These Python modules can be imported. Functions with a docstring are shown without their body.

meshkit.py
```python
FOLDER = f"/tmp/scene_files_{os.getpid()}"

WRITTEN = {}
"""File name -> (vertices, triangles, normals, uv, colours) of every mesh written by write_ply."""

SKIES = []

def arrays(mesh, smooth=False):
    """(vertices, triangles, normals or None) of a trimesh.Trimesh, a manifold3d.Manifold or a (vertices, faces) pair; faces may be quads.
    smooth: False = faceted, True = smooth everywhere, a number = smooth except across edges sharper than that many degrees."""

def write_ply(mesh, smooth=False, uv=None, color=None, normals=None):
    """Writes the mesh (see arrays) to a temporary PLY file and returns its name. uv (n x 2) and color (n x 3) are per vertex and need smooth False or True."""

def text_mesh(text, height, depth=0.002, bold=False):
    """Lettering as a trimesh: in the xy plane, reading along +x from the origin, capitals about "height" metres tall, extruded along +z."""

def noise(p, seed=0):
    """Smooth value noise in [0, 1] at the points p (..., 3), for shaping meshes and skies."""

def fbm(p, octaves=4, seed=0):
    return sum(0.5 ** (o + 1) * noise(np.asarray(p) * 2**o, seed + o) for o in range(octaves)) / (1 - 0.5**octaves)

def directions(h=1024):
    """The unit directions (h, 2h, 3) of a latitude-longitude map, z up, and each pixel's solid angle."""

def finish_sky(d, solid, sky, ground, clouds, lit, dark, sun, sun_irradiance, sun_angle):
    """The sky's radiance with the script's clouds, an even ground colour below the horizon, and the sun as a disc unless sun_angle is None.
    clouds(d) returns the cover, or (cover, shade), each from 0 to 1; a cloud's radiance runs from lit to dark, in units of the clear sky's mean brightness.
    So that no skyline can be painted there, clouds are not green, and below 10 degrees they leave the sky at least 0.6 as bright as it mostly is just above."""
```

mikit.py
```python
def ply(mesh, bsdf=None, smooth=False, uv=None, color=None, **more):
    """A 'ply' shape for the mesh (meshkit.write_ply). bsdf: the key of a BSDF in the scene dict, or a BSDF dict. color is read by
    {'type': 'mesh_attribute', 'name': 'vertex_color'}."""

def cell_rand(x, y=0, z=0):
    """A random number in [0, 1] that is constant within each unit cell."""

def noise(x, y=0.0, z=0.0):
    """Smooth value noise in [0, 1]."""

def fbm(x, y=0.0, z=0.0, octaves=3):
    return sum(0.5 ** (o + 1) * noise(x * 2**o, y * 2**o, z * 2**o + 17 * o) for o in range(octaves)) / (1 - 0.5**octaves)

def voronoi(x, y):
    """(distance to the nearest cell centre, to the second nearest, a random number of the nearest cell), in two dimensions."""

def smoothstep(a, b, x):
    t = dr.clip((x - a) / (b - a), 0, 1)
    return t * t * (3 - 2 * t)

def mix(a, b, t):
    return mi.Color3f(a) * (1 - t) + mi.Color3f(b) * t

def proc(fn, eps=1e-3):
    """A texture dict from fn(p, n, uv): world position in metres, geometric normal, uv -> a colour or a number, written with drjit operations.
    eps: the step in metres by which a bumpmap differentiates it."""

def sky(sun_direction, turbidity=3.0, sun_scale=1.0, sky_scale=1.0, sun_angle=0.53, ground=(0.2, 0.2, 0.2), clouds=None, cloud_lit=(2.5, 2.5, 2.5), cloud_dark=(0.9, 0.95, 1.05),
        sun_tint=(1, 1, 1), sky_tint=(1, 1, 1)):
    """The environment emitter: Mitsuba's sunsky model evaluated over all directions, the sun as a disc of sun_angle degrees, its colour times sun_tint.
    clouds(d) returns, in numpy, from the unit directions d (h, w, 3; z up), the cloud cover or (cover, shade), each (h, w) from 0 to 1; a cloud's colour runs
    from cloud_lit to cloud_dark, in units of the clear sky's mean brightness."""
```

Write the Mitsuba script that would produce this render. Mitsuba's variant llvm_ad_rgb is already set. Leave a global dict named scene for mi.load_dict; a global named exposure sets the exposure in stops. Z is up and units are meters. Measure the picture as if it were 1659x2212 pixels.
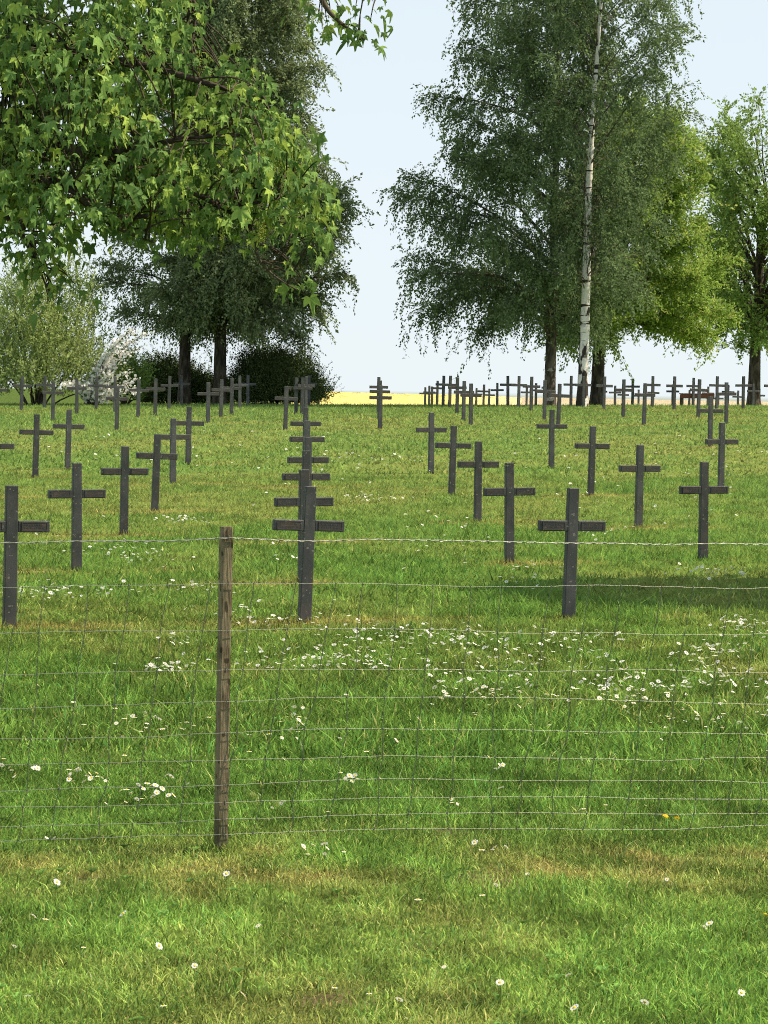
import math, random
import numpy as np, trimesh, mitsuba as mi, drjit as dr
import mikit, meshkit
from mikit import proc, noise, fbm, smoothstep, mix
T = mi.ScalarTransform4f
random.seed(7)
RNG = np.random.default_rng(7)
scene, labels = {'type': 'scene'}, {}

# ------------------------------------------------------------------ camera, sky, exposure
F, ROLL, YH, EYE = 6000.0, math.radians(1.0), 853.0, 1.66     # focal length in the units of a 1659 x 2212 frame
PITCH = math.atan((1106 - YH) / F)
fw = np.array([0, math.cos(PITCH), -math.sin(PITCH)])
up0 = np.array([0, math.sin(PITCH), math.cos(PITCH)])
up = up0 * math.cos(ROLL) - np.array([1, 0, 0]) * math.sin(ROLL)
scene['camera'] = {'type': 'perspective', 'fov': math.degrees(2 * math.atan(829.5 / F)), 'fov_axis': 'x', 'near_clip': 0.5, 'far_clip': 20000.0,
                   'to_world': T().look_at(origin=[0, 0, EYE], target=[0, float(fw[1]), EYE + float(fw[2])], up=up.tolist())}
SUN_EL, SUN_AZ = math.radians(50), math.radians(4)
SUN = [math.cos(SUN_EL) * math.cos(SUN_AZ), math.cos(SUN_EL) * math.sin(SUN_AZ), math.sin(SUN_EL)]
scene['sky'] = mikit.sky(SUN, turbidity=4.0, ground=(0.12, 0.16, 0.06),
                         clouds=lambda d: 0.68 + 0.2 * np.exp(-np.abs(d[..., 2]) * 5), sun_scale=1.25, cloud_lit=(2.12, 2.3, 2.38), cloud_dark=(1.2, 1.25, 1.3))
exposure = 2.1

# ------------------------------------------------------------------ helpers
def ray(x, y):
    u, v = x - 829.5, y - 1106
    a, b = u * math.cos(ROLL) + v * math.sin(ROLL), -u * math.sin(ROLL) + v * math.cos(ROLL)
    d = np.array([a / F, 1, -b / F]); c, s = math.cos(PITCH), math.sin(PITCH)
    return np.array([d[0], d[1] * c + d[2] * s, -d[1] * s + d[2] * c])

def at(x, y, D):
    r = ray(x, y); r = r / r[1] * D
    return np.array([r[0], D, EYE + r[2]])

KD = [-60, 0, 12, 20, 28, 36, 44, 54, 64, 74, 84, 94, 106, 120, 135, 160, 220]
KZ = [0, 0, 0, -.02, .01, .124, .327, .592, .861, 1.08, 1.225, 1.30, 1.225, 1.08, .9, .5, -.6]
KS = [0, 0, .004, .031, .063, .099, .134, .164, .182, .184, .169, .145, .107, .075, .047, .02, 0]
from scipy.interpolate import PchipInterpolator
_fz, _fs = PchipInterpolator(KD, KZ), PchipInterpolator(KD, KS)
def ground_z(X, D):
    X, D = np.asarray(X, float), np.asarray(D, float)
    z = _fz(D) + _fs(D) * np.clip(X, -30, 30) / 10
    t = np.clip((X + .3) / 2.2, 0, 1)
    z = z - .070 * t * t * (3 - 2 * t) * np.exp(-((D - 10.8) / 2.5) ** 2)
    q = np.stack([X * .8, D * .8, X * 0], -1)
    return z + .02 * (meshkit.noise(q, 3) - .5) * np.clip(D / 12, 0, 1)

def unit(v):
    v = np.asarray(v, float)
    return v / np.maximum(np.linalg.norm(v, axis=-1, keepdims=True), 1e-9)

def fresh(name):
    if name not in labels and not any(k == name or k.startswith(name + '__') for k in scene):
        return name
    i = 1
    while f'{name}_{i:03d}' in labels or f'{name}_{i:03d}' in scene:
        i += 1
    return f'{name}_{i:03d}'
_count = {}
def thing(name, label, cat, group=None):
    i = _count.get(name, 0); _count[name] = i + 1
    key = name if i == 0 else f'{name}_{i:03d}'
    labels[key] = {'label': label, 'category': cat}
    if group: labels[key]['group'] = group
    return key
def put(parent, name, shape, **info):
    base = f'{parent}__{name}' if parent else name
    i = _count.get(base, 0); _count[base] = i + 1
    key = base if i == 0 else f'{base}_{i:03d}'
    scene[key] = shape
    if info: labels[key] = info
    return key
def joined(parts):
    vs, fs, n = [], [], 0
    for v, f in parts:
        vs.append(np.asarray(v)); fs.append(np.asarray(f) + n); n += len(v)
    return np.vstack(vs), np.vstack(fs)
def tm(m):
    return np.array(m.vertices), np.array(m.faces)

def tube(P, R, sides=6, cap=True):
    P = np.asarray(P, float); n = len(P); R = np.broadcast_to(R, (n,))
    t = unit(np.gradient(P, axis=0))
    ref = np.where(np.abs(t[:, 2:]) < .9, [[0, 0, 1.]], [[1., 0, 0]])
    if np.abs(t[:, 2]).mean() > .6: ref = np.tile([[1., 0, 0]], (n, 1))
    else: ref = np.tile([[0, 0, 1.]], (n, 1))
    a = unit(np.cross(t, ref)); b = np.cross(t, a)
    g = np.arange(sides) * 2 * np.pi / sides
    V = P[:, None] + R[:, None, None] * (np.cos(g)[None, :, None] * a[:, None] + np.sin(g)[None, :, None] * b[:, None])
    i, j = np.meshgrid(np.arange(n - 1), np.arange(sides), indexing='ij')
    q = np.stack([i * sides + j, i * sides + (j + 1) % sides, (i + 1) * sides + (j + 1) % sides, (i + 1) * sides + j], -1).reshape(-1, 4)
    V = np.vstack([V.reshape(-1, 3), P[:1], P[-1:]])
    k = np.arange(sides); k2 = (k + 1) % sides
    Fc = np.vstack([q[:, [0, 1, 2]], q[:, [0, 2, 3]], np.stack([k * 0 + n * sides, k2, k], 1), np.stack([k * 0 + n * sides + 1, (n - 1) * sides + k, (n - 1) * sides + k2], 1)])
    return V, Fc

def wobble(P, amp, freq, seed):
    P = np.asarray(P, float)
    d = np.stack([meshkit.noise(P * freq, seed + k) - .5 for k in range(3)], -1)
    return P + d * 2 * amp

def spline(pts, n):
    pts = np.asarray(pts, float); t = np.linspace(0, 1, len(pts)); s = np.linspace(0, 1, n)
    return PchipInterpolator(t, pts)(s)

# ------------------------------------------------------------------ materials
def vcol(): return {'type': 'mesh_attribute', 'name': 'vertex_color'}
def thin_leaf(rough=.5, dt=.9, spec=.5):
    return {'type': 'principledthin', 'base_color': vcol(), 'roughness': rough, 'diff_trans': dt, 'spec_trans': 0.0, 'eta': 1.35}
scene['mat_grass'] = thin_leaf(.55, .8)
scene['mat_leaf'] = thin_leaf(.5, .9)
scene['mat_gloss_leaf'] = {**thin_leaf(.42, .50), 'eta': 1.75}
scene['mat_petal'] = thin_leaf(.7, .6)
scene['mat_ground'] = {'type': 'twosided', 'nested': {'type': 'diffuse', 'reflectance': vcol()}}
scene['mat_matte'] = {'type': 'twosided', 'nested': {'type': 'diffuse', 'reflectance': vcol()}}

def f_paint(p, n, uv):
    w = fbm(p.x * 9, p.y * 9, p.z * 5, 3)
    d = fbm(p.x * 60, p.y * 60, p.z * 18, 2)
    c = mix((.039, .045, .047), (.061, .067, .070), smoothstep(.35, .7, w)) * (.75 + .5 * noise(p.x * .9, p.y * .5))
    c = mix(c, (.11, .062, .040), smoothstep(.60, .72, fbm(p.x * 16, p.y * 16, p.z * 6 + 5, 3)) * .16)
    c = mix(c, (.20, .20, .17), smoothstep(.74, .79, fbm(p.x * 45, p.y * 45, p.z * 45, 2)) * .7)
    return mix(c, (.085, .083, .08), smoothstep(.62, .8, d) * .5)
def f_plate(p, n, uv):
    w = fbm(p.x * 14, p.y * 14, p.z * 30, 3)
    c = mix((.038, .037, .038), (.075, .058, .048), smoothstep(.4, .75, w))
    return mix(c, (.10, .10, .10), smoothstep(.6, .8, fbm(p.x * 90, p.y * 90, p.z * 140, 2)) * .5)
scene['mat_paint'] = {'type': 'twosided', 'nested': {'type': 'principled', 'base_color': proc(f_paint), 'roughness': .55, 'specular': .35}}
scene['mat_plate'] = {'type': 'twosided', 'nested': {'type': 'principled', 'base_color': proc(f_plate), 'roughness': .6, 'specular': .3}}

def f_post(p, n, uv):
    g = fbm(p.x * 260, p.y * 260, p.z * 14, 3)
    b = fbm(p.x * 30, p.y * 30, p.z * 11 + 4, 3)
    k = fbm(p.x * 55 + 9, p.y * 55, p.z * 26, 2)
    c = mix((.110, .088, .052), (.245, .21, .135), g)
    c = mix(c, (.075, .06, .035), smoothstep(.52, .7, b) * .75)
    c = mix(c, (.03, .026, .016), smoothstep(.66, .74, k) * .85)
    return mix(c, (.06, .07, .03), smoothstep(.28, .02, p.z) * .5)
scene['mat_post'] = {'type': 'twosided', 'nested': {'type': 'bumpmap', 'arbitrary': {'type': 'proc', **{k: v for k, v in proc(lambda p, n, uv: fbm(p.x * 260, p.y * 260, p.z * 14, 3), eps=5e-4).items() if k != 'type'}}, 'scale': .004,
                     'nested': {'type': 'principled', 'base_color': proc(f_post), 'roughness': .85, 'specular': .2}}}
scene['mat_wire'] = {'type': 'principled', 'base_color': {'type': 'rgb', 'value': [.31, .33, .29]}, 'roughness': .45, 'metallic': .35, 'specular': .5}
scene['mat_stay'] = {'type': 'principled', 'base_color': {'type': 'rgb', 'value': [.075, .09, .07]}, 'roughness': .6, 'specular': .3}

def f_birch(p, n, uv):
    ring = fbm(p.x * 2.2, p.y * 2.2, p.z * 9, 3)
    patch = fbm(p.x * 5, p.y * 5, p.z * 2.2 + 7, 3)
    c = mix((.76, .74, .71), (.56, .54, .51), fbm(p.x * 9, p.y * 9, p.z * 40, 2))
    low = smoothstep(5.2, 1.5, p.z)
    dark = smoothstep(.60, .68, ring) + smoothstep(.66 - .24 * low, .74 - .24 * low, patch)
    return mix(c, (.035, .03, .026), dr.clip(dark, 0, 1))
def f_bark(p, n, uv):
    g = fbm(p.x * 16, p.y * 16, p.z * 3, 3)
    return mix((.030, .024, .018), (.10, .085, .065), smoothstep(.3, .75, g))
def f_greybark(p, n, uv):
    g = fbm(p.x * 12, p.y * 12, p.z * 4, 3); k = fbm(p.x * 4, p.y * 4, p.z * 8 + 3, 3)
    c = mix((.05, .042, .034), (.14, .12, .10), smoothstep(.3, .75, g))
    return mix(c, (.42, .40, .37), smoothstep(.64, .7, k) * .7)
for nm, fn in (('birch', f_birch), ('bark', f_bark), ('greybark', f_greybark)):
    scene['mat_' + nm] = {'type': 'twosided', 'nested': {'type': 'principled', 'base_color': proc(fn), 'roughness': .85, 'specular': .2}}
def f_bench(p, n, uv):
    return mix((.10, .035, .02), (.20, .075, .045), fbm(p.x * 4, p.y * 40, p.z * 30, 3))
scene['mat_bench'] = {'type': 'twosided', 'nested': {'type': 'principled', 'base_color': proc(f_bench), 'roughness': .7}}

# ------------------------------------------------------------------ the crosses' places (measured), used by the lawn too
# distance = F / apparent height of a cross one metre tall; x, top y, base y in the 1659-wide frame
NEAR = [(27, 1062, 20, 1370), (167, 1024, 165, 1256), (271, 982, 267, 1172), (341, 937, 334, 1103), (375, 901, 373, 1042), (409, 883, 406, 1007),
        (80, 905, 76, 1041), (150, 882, 146, 1010), (-9, 935, -12, 1088),
        (675, 1055, 657, 1350), (657, 1017, 655, 1260), (662, 974, 660, 1170), (666, 936, 665, 1106), (664, 897, 662, 1040), (661, 878, 659, 1002),
        (1237, 1052, 1228, 1336), (1099, 1018, 1100, 1235), (1033, 973, 1031, 1147), (980, 938, 975, 1087), (932, 893, 931, 1024),
        (1520, 1010, 1518, 1221), (1382, 967, 1379, 1145), (1280, 926, 1276, 1075), (1192, 892, 1191, 1018), (1559, 922, 1557, 1066), (1535, 849, 1534, 957)]
FAR = {  # x, top y, height
    'left': [(-8, 823, 80), (46, 815, 73), (96, 808, 70), (114, 824, 85), (166, 818, 78), (208, 812, 72), (248, 819, 75), (252, 833, 93), (298, 823, 81)],
    'yew': [(335, 815, 79), (365, 811, 71), (392, 807, 66), (438, 822, 48), (449, 831, 87), (477, 821, 81), (500, 811, 78), (518, 809, 70), (535, 808, 66), (547, 820, 53), (565, 825, 51), (575, 831, 46)],
    'column': [(616, 835, 94), (639, 828, 78), (652, 819, 78), (660, 822, 72), (667, 809, 66), (687, 826, 58)],
    'middle': [(817, 813, 76), (819, 822, 84), (821, 831, 93)],
    'field': [(918, 836, 48), (927, 831, 50), (933, 837, 49), (944, 824, 56), (957, 811, 66), (971, 808, 69), (987, 817, 77), (1001, 821, 85), (1017, 826, 89), (1028, 837, 48), (1044, 831, 52), (1056, 837, 47), (1074, 830, 54), (1097, 812, 66), (1120, 809, 69), (1137, 838, 51), (1147, 816, 74), (1157, 830, 54)],
    'trunks': [(1176, 820, 84), (1184, 828, 58), (1206, 820.6, 90), (1233, 813.5, 66), (1260, 813, 68), (1297, 836, 53), (1304, 812, 72), (1328, 835, 52)],
    'right': [(1345, 843, 49), (1346, 817, 82), (1366, 817, 61), (1379, 832, 48), (1391, 820, 89), (1409, 810, 67), (1410, 837, 52), (1452, 841, 54), (1456, 812, 72), (1488, 834, 48), (1497, 821, 62), (1508, 816, 82), (1528, 833, 52), (1548, 812, 70), (1551, 840, 46), (1569, 818, 88), (1571, 838, 54), (1593.5, 836, 48), (1605, 812.6, 70), (1627, 823, 55), (1639, 832, 50), (1667, 814.5, 72)]}
def spot(xt, yt, xb, yb):
    D = F / math.hypot(xt - xb, yt - yb)
    return at(xb, yb, D)[0], D
NEAR_XD = [spot(*c) for c in NEAR]
FAR_XD = {k: [(at(x, t + h, F / h)[0], F / h) for x, t, h in v] for k, v in FAR.items()}
ALL_XD = np.array(NEAR_XD + [q for v in FAR_XD.values() for q in v])
ROW = unit([1, .40])                                            # the rows of crosses run this way

# ------------------------------------------------------------------ the lawn
def lawn_look(X, D):
    """(colour, dryness, height factor) of the turf at ground points: patches, the dry strip along each row of crosses, worn spots"""
    q = np.stack([X, D, X * 0], -1)
    big = meshkit.fbm(q * [.22, .16, 1], 3, 11)
    mid = meshkit.fbm(q * [1.1, .8, 1], 3, 5)
    small = meshkit.fbm(q * [5, 4, 1], 2, 8)
    dry = np.clip((big * .45 + mid * .4 + small * .15 - .47) * 5.0, 0, 1) * .55
    strip = np.zeros_like(X)
    for cx, cd in ALL_XD:
        if cd > 75: continue
        dx, dd = X - cx, D - cd
        a, b = dx * ROW[0] + dd * ROW[1], -dx * ROW[1] + dd * ROW[0]
        strip = np.maximum(strip, np.exp(-(a / 1.0) ** 4 - ((b + .05) / .26) ** 2))
    strip = strip * np.clip((mid - .34) * 6, 0, 1)
    dry = np.maximum(dry, strip * .95)
    verge = np.exp(-((D - 9.75 - .25 * X) / .55) ** 2)          # trampled, drier strip outside the fence
    dry = np.maximum(dry, verge * np.clip((mid * .6 + small * .4 - .30) * 3.6, 0, 1) * .95)
    lush = np.clip((.52 - big) * 3 + (.5 - mid) * 1.5, 0, 1)
    inside = np.clip((D - 10.4 - .3 * X) / .6, 0, 1) * np.clip((17.5 - D) / 3, 0, 1)
    lush = np.maximum(lush, inside * .75)
    dry = dry * (1 - inside * .6)
    return dry, lush, small, strip
# leaf colours hold reflected and transmitted light together
BARE = [(.37, 9.6, .16), (.16, 8.4, .09), (.29, 10.6, .10), (-.12, 7.6, .10), (-1.0, 9.4, .07)]
def bare_soil(X, D):
    m = 0
    for x_, d_, r_ in BARE: m = np.maximum(m, np.exp(-((X - x_) / r_) ** 2 - ((D - d_) / r_ / 1.3) ** 2))
    return np.clip(m * (.4 + 1.2 * meshkit.noise(np.stack([X * 22, D * 16, X * 0], -1), 15)), 0, 1)
C_MID, C_LUSH, C_DRY, C_STRAW = np.array([.168, .268, .057]), np.array([.136, .255, .050]), np.array([.34, .308, .10]), np.array([.56, .48, .20])
def turf_colour(X, D, var):
    dry, lush, small, strip = lawn_look(X, D)
    far = np.clip((D - 20) / 45, 0, 1)[:, None]
    c = C_MID + (C_LUSH - C_MID) * lush[:, None] * (1 - .55 * far)
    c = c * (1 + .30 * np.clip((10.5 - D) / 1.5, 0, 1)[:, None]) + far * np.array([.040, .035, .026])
    k = (np.clip(dry * (.55 + .9 * (small - .2)), 0, 1) * np.interp(D, [12, 24], [1, .7]))[:, None]
    c = c + (C_DRY - c) * k
    c = c + (np.array([.50, .34, .13]) - c) * (strip * .30)[:, None]
    return c * var[:, None], dry, lush

gD = np.concatenate([np.linspace(-40, 6, 16), np.linspace(6.3, 16, 130), np.linspace(16.15, 40, 150), np.linspace(40.3, 100, 190), np.linspace(101, 215, 60)])
gs = np.concatenate([np.linspace(-1, -.2, 22)[:-1], np.linspace(-.2, .2, 190), np.linspace(.2, 1, 22)[1:]])
DD, SS = np.meshgrid(gD, gs, indexing='ij')
XX = SS * np.maximum(np.abs(DD) * .9 + 4, 8)
ZZ = ground_z(XX, DD) - .012
idx = np.arange(DD.size).reshape(DD.shape)
quads = np.stack([idx[:-1, :-1], idx[:-1, 1:], idx[1:, 1:], idx[1:, :-1]], -1).reshape(-1, 4)
fl = lambda a: a.reshape(-1)
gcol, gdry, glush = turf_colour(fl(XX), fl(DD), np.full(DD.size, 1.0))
soil = meshkit.noise(np.stack([fl(XX) * 14, fl(DD) * 9, fl(XX) * 0], -1), 21)
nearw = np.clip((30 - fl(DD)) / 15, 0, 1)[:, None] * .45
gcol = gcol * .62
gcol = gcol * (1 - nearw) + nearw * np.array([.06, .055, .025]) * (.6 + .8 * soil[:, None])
bs = bare_soil(fl(XX), fl(DD))[:, None]; gcol = gcol * (1 - bs) + np.array([.095, .068, .045]) * (.6 + .8 * soil[:, None]) * bs
put(None, 'lawn', mikit.ply((np.stack([fl(XX), fl(DD), fl(ZZ)], -1), quads), 'mat_ground', smooth=True, color=gcol), kind='structure')

def blades(X, D, h, w, col, segs=2, flat=.5, rng=RNG):
    n = len(X); z = ground_z(X, D) - .01
    root = np.stack([X, D, z], -1)
    az = rng.uniform(0, 2 * np.pi, n); lean = np.abs(rng.normal(0, flat, n))
    dirn = np.stack([np.cos(az) * np.sin(lean), np.sin(az) * np.sin(lean), np.cos(lean)], -1)
    yaw = rng.uniform(0, np.pi, n)
    side = np.stack([np.cos(yaw), np.sin(yaw) * .6, yaw * 0], -1); side = unit(side) * w[:, None] / 2
    bend = np.stack([np.cos(az), np.sin(az), az * 0 - .5], -1) * (h * rng.uniform(.05, .55, n))[:, None]
    tip = root + dirn * h[:, None] + bend
    if segs == 1:
        V = np.stack([root - side, root + side, tip], 1); f = np.array([[0, 1, 2]])
    else:
        mid = root + dirn * (h * .55)[:, None] + bend * .2
        V = np.stack([root - side * .8, root + side * .8, mid - side, mid + side, tip], 1); f = np.array([[0, 1, 3], [0, 3, 2], [2, 3, 4]])
    m = V.shape[1]
    Fc = (f[None] + (np.arange(n) * m)[:, None, None]).reshape(-1, 3)
    return V.reshape(-1, 3), Fc, np.repeat(col, m, 0)

def turf_layer(D0, D1, dens, h, w, segs, seed, flat, spread=.162, hv=.35):
    rng = np.random.default_rng(seed)
    n = int(dens * (D1 ** 2 - D0 ** 2) * spread)
    D = np.sqrt(rng.uniform(D0 ** 2, D1 ** 2, n)); X = rng.uniform(-spread, spread, n) * D
    var = np.exp(rng.normal(0, 1, n) * np.interp(D, [12, 30], [.42, .20])) * (.58 + .82 * meshkit.noise(np.stack([X * 7, D * 4.5, X * 0], -1), 77))
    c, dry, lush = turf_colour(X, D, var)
    tall = meshkit.fbm(np.stack([X * 4.5, D * 3.2, X * 0], -1), 3, 31)
    keep = rng.uniform(0, 1, n) > np.clip(dry - .55, 0, 1) * .6
    straw = rng.uniform(0, 1, n) < (.04 + .16 * dry) * np.interp(D, [14, 26], [1, .25])
    c[straw] = (C_STRAW * np.exp(rng.normal(0, .3, straw.sum()))[:, None] + c[straw]) / 1.6
    cool = rng.uniform(0, 1, n) < .12
    c[cool] *= [.8, 1.0, 1.25]
    hh = h * np.exp(rng.normal(0, hv, n)) * (.38 + 1.2 * tall) * (1 - .35 * dry) * (1 + .35 * lush)
    ww = w * np.exp(rng.normal(0, .25, n))
    s = keep & (rng.uniform(0, 1, n) > bare_soil(X, D) * .9)
    return blades(X[s], D[s], hh[s], ww[s], np.clip(c[s], .005, .75), segs, flat, rng)

layers = [turf_layer(6.6, 12.5, 14000, .029, .0034, 2, 1, .62), turf_layer(12.5, 22, 2600, .05, .006, 2, 2, .6),
          turf_layer(22, 45, 520, .055, .014, 1, 3, .7), turf_layer(45, 97, 130, .06, .03, 1, 4, .8)]
tX, tD = [], []                                                # uncut tufts round the feet of crosses and posts
trg = np.random.default_rng(9)
for (cx, cd), n_, r_ in [((x_, d_), 90 if d_ < 30 else 45, .085) for x_, d_ in ALL_XD if d_ < 60] + [((at(478, 1842, 10.01)[0], 10.01), 260, .06)]:
    a_ = trg.uniform(0, 6.28, n_); q_ = r_ * (.35 + np.abs(trg.normal(0, .6, n_))); tX.append(cx + np.cos(a_) * q_); tD.append(cd + np.sin(a_) * q_)
tX, tD = np.concatenate(tX), np.concatenate(tD)
tc = turf_colour(tX, tD, np.exp(trg.normal(-.1, .3, len(tX))))[0]
layers.append(blades(tX, tD, .042 * np.exp(trg.normal(0, .35, len(tX))), .0045 + .00012 * tD, np.clip(tc, .01, .7), 2, .35, trg))
V, Fc, n = [], [], 0
for v, f, c in layers:
    V.append(v); Fc.append(f + n); n += len(v)
put(None, 'grass', mikit.ply((np.vstack(V), np.vstack(Fc)), 'mat_grass', color=np.vstack([c for _, _, c in layers])),
    label='short green grass of the cemetery lawn and the verge', category='grass', kind='stuff')

wr = np.random.default_rng(19); WV, WF, WC, n = [], [], [], 0
for _ in range(380):
    d_ = math.sqrt(wr.uniform(6.8 ** 2, 17 ** 2)); x_ = wr.uniform(-.155, .155) * d_
    if meshkit.noise(np.array([x_ * 1.3, d_ * 1.1, 0.]), 51) < .42: continue
    z_ = float(ground_z(x_, d_)); k_ = wr.integers(5, 9); c_ = np.array([.13, .25, .06]) * math.exp(wr.normal(0, .25)); R_ = wr.uniform(.012, .030)
    for j in range(k_):
        a_ = 6.28 * j / k_ + wr.normal(0, .2); o_ = np.array([math.cos(a_), math.sin(a_), 0]); s_ = np.array([-math.sin(a_), math.cos(a_), 0]); l_ = R_ * wr.uniform(.7, 1.2); b_ = np.array([x_, d_, z_ + .008])
        WV.append([b_, b_ + o_ * l_ * .5 + s_ * l_ * .3 + [0, 0, l_ * .55], b_ + o_ * l_ * .55 + [0, 0, l_ * .42], b_ + o_ * l_ * .5 - s_ * l_ * .3 + [0, 0, l_ * .55], b_ + o_ * l_ + [0, 0, l_ * .5]])
        WF += [[n, n + 1, n + 2], [n, n + 2, n + 3], [n + 1, n + 4, n + 2], [n + 2, n + 4, n + 3]]; WC += [c_] * 5; n += 5
put(None, 'weeds', mikit.ply((np.array(WV).reshape(-1, 3), np.array(WF)), 'mat_gloss_leaf', color=np.array(WC)), label='low broad leaved weeds and clover between the grass blades', category='weeds', kind='stuff')

# ------------------------------------------------------------------ the land beyond the crest
def sheet(Ds, ss, width, zf, cf):
    D, S = np.meshgrid(Ds, ss, indexing='ij'); X = S * width(D)
    i = np.arange(D.size).reshape(D.shape)
    q = np.stack([i[:-1, :-1], i[:-1, 1:], i[1:, 1:], i[1:, :-1]], -1).reshape(-1, 4)
    X, D = X.reshape(-1), D.reshape(-1)
    return (np.stack([X, D, zf(X, D)], -1), q), cf(X, D)
land_z = PchipInterpolator([150, 200, 260, 340, 430, 700, 2000, 12000], [-.9, -.3, .6, 1.25, 1.5, 1.5, 1.5, 1.5])
def land_colour(X, D):
    t = meshkit.fbm(np.stack([X * .02, D * .004, X * 0], -1), 3, 4)[:, None]
    g = np.clip((-.026 - X / D) / .006, 0, 1)[:, None]
    return (np.array([.42, .34, .26]) * (1 - t) + np.array([.36, .33, .20]) * t) * (1 - g) + np.array([.07, .11, .03]) * g
m, c = sheet(np.concatenate([np.linspace(150, 700, 120), np.geomspace(720, 12000, 40)]), np.linspace(-1, 1, 81), lambda D: D * 1.2, lambda X, D: land_z(D), land_colour)
put(None, 'farmland', mikit.ply(m, 'mat_ground', smooth=True, color=c), kind='structure')
def rape_z(X, D):
    b = land_z(D) + .40 + .20 * np.clip((-X / D) / .03, 0, 1) * np.clip((D - 200) / 150, 0, 1)
    e = np.clip((.049 - X / D) / .016, 0, 1) * np.clip((D - 186) / 4, 0, 1)
    return land_z(D) - .05 + (b - land_z(D)) * np.sqrt(e) * (.86 + .3 * meshkit.noise(np.stack([X * 1.1, D * .9, X * 0], -1), 9))
def rape_colour(X, D):
    n1 = meshkit.noise(np.stack([X * 1.7, D * 1.2, X * 0], -1), 2)[:, None]
    edge = np.clip((.043 - X / D) / .02, 0, 1)[:, None]
    y = np.array([.60, .53, .19]) * (.75 + .35 * n1)
    g = np.array([.22, .30, .06])
    k = np.clip((n1 - .72) * 3, 0, .5)
    c = y * (1 - k) + g * k
    return c * (.35 + .65 * edge) + np.array([.46, .40, .26]) * (.65 * (1 - edge))
m, c = sheet(np.concatenate([np.linspace(184, 230, 60), np.linspace(231, 430, 110)]), np.concatenate([np.linspace(-.034, .05, 260)]), lambda D: D, rape_z, rape_colour)
put(None, 'rapeseed_field', mikit.ply(m, 'mat_ground', smooth=True, color=c), kind='structure')

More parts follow.
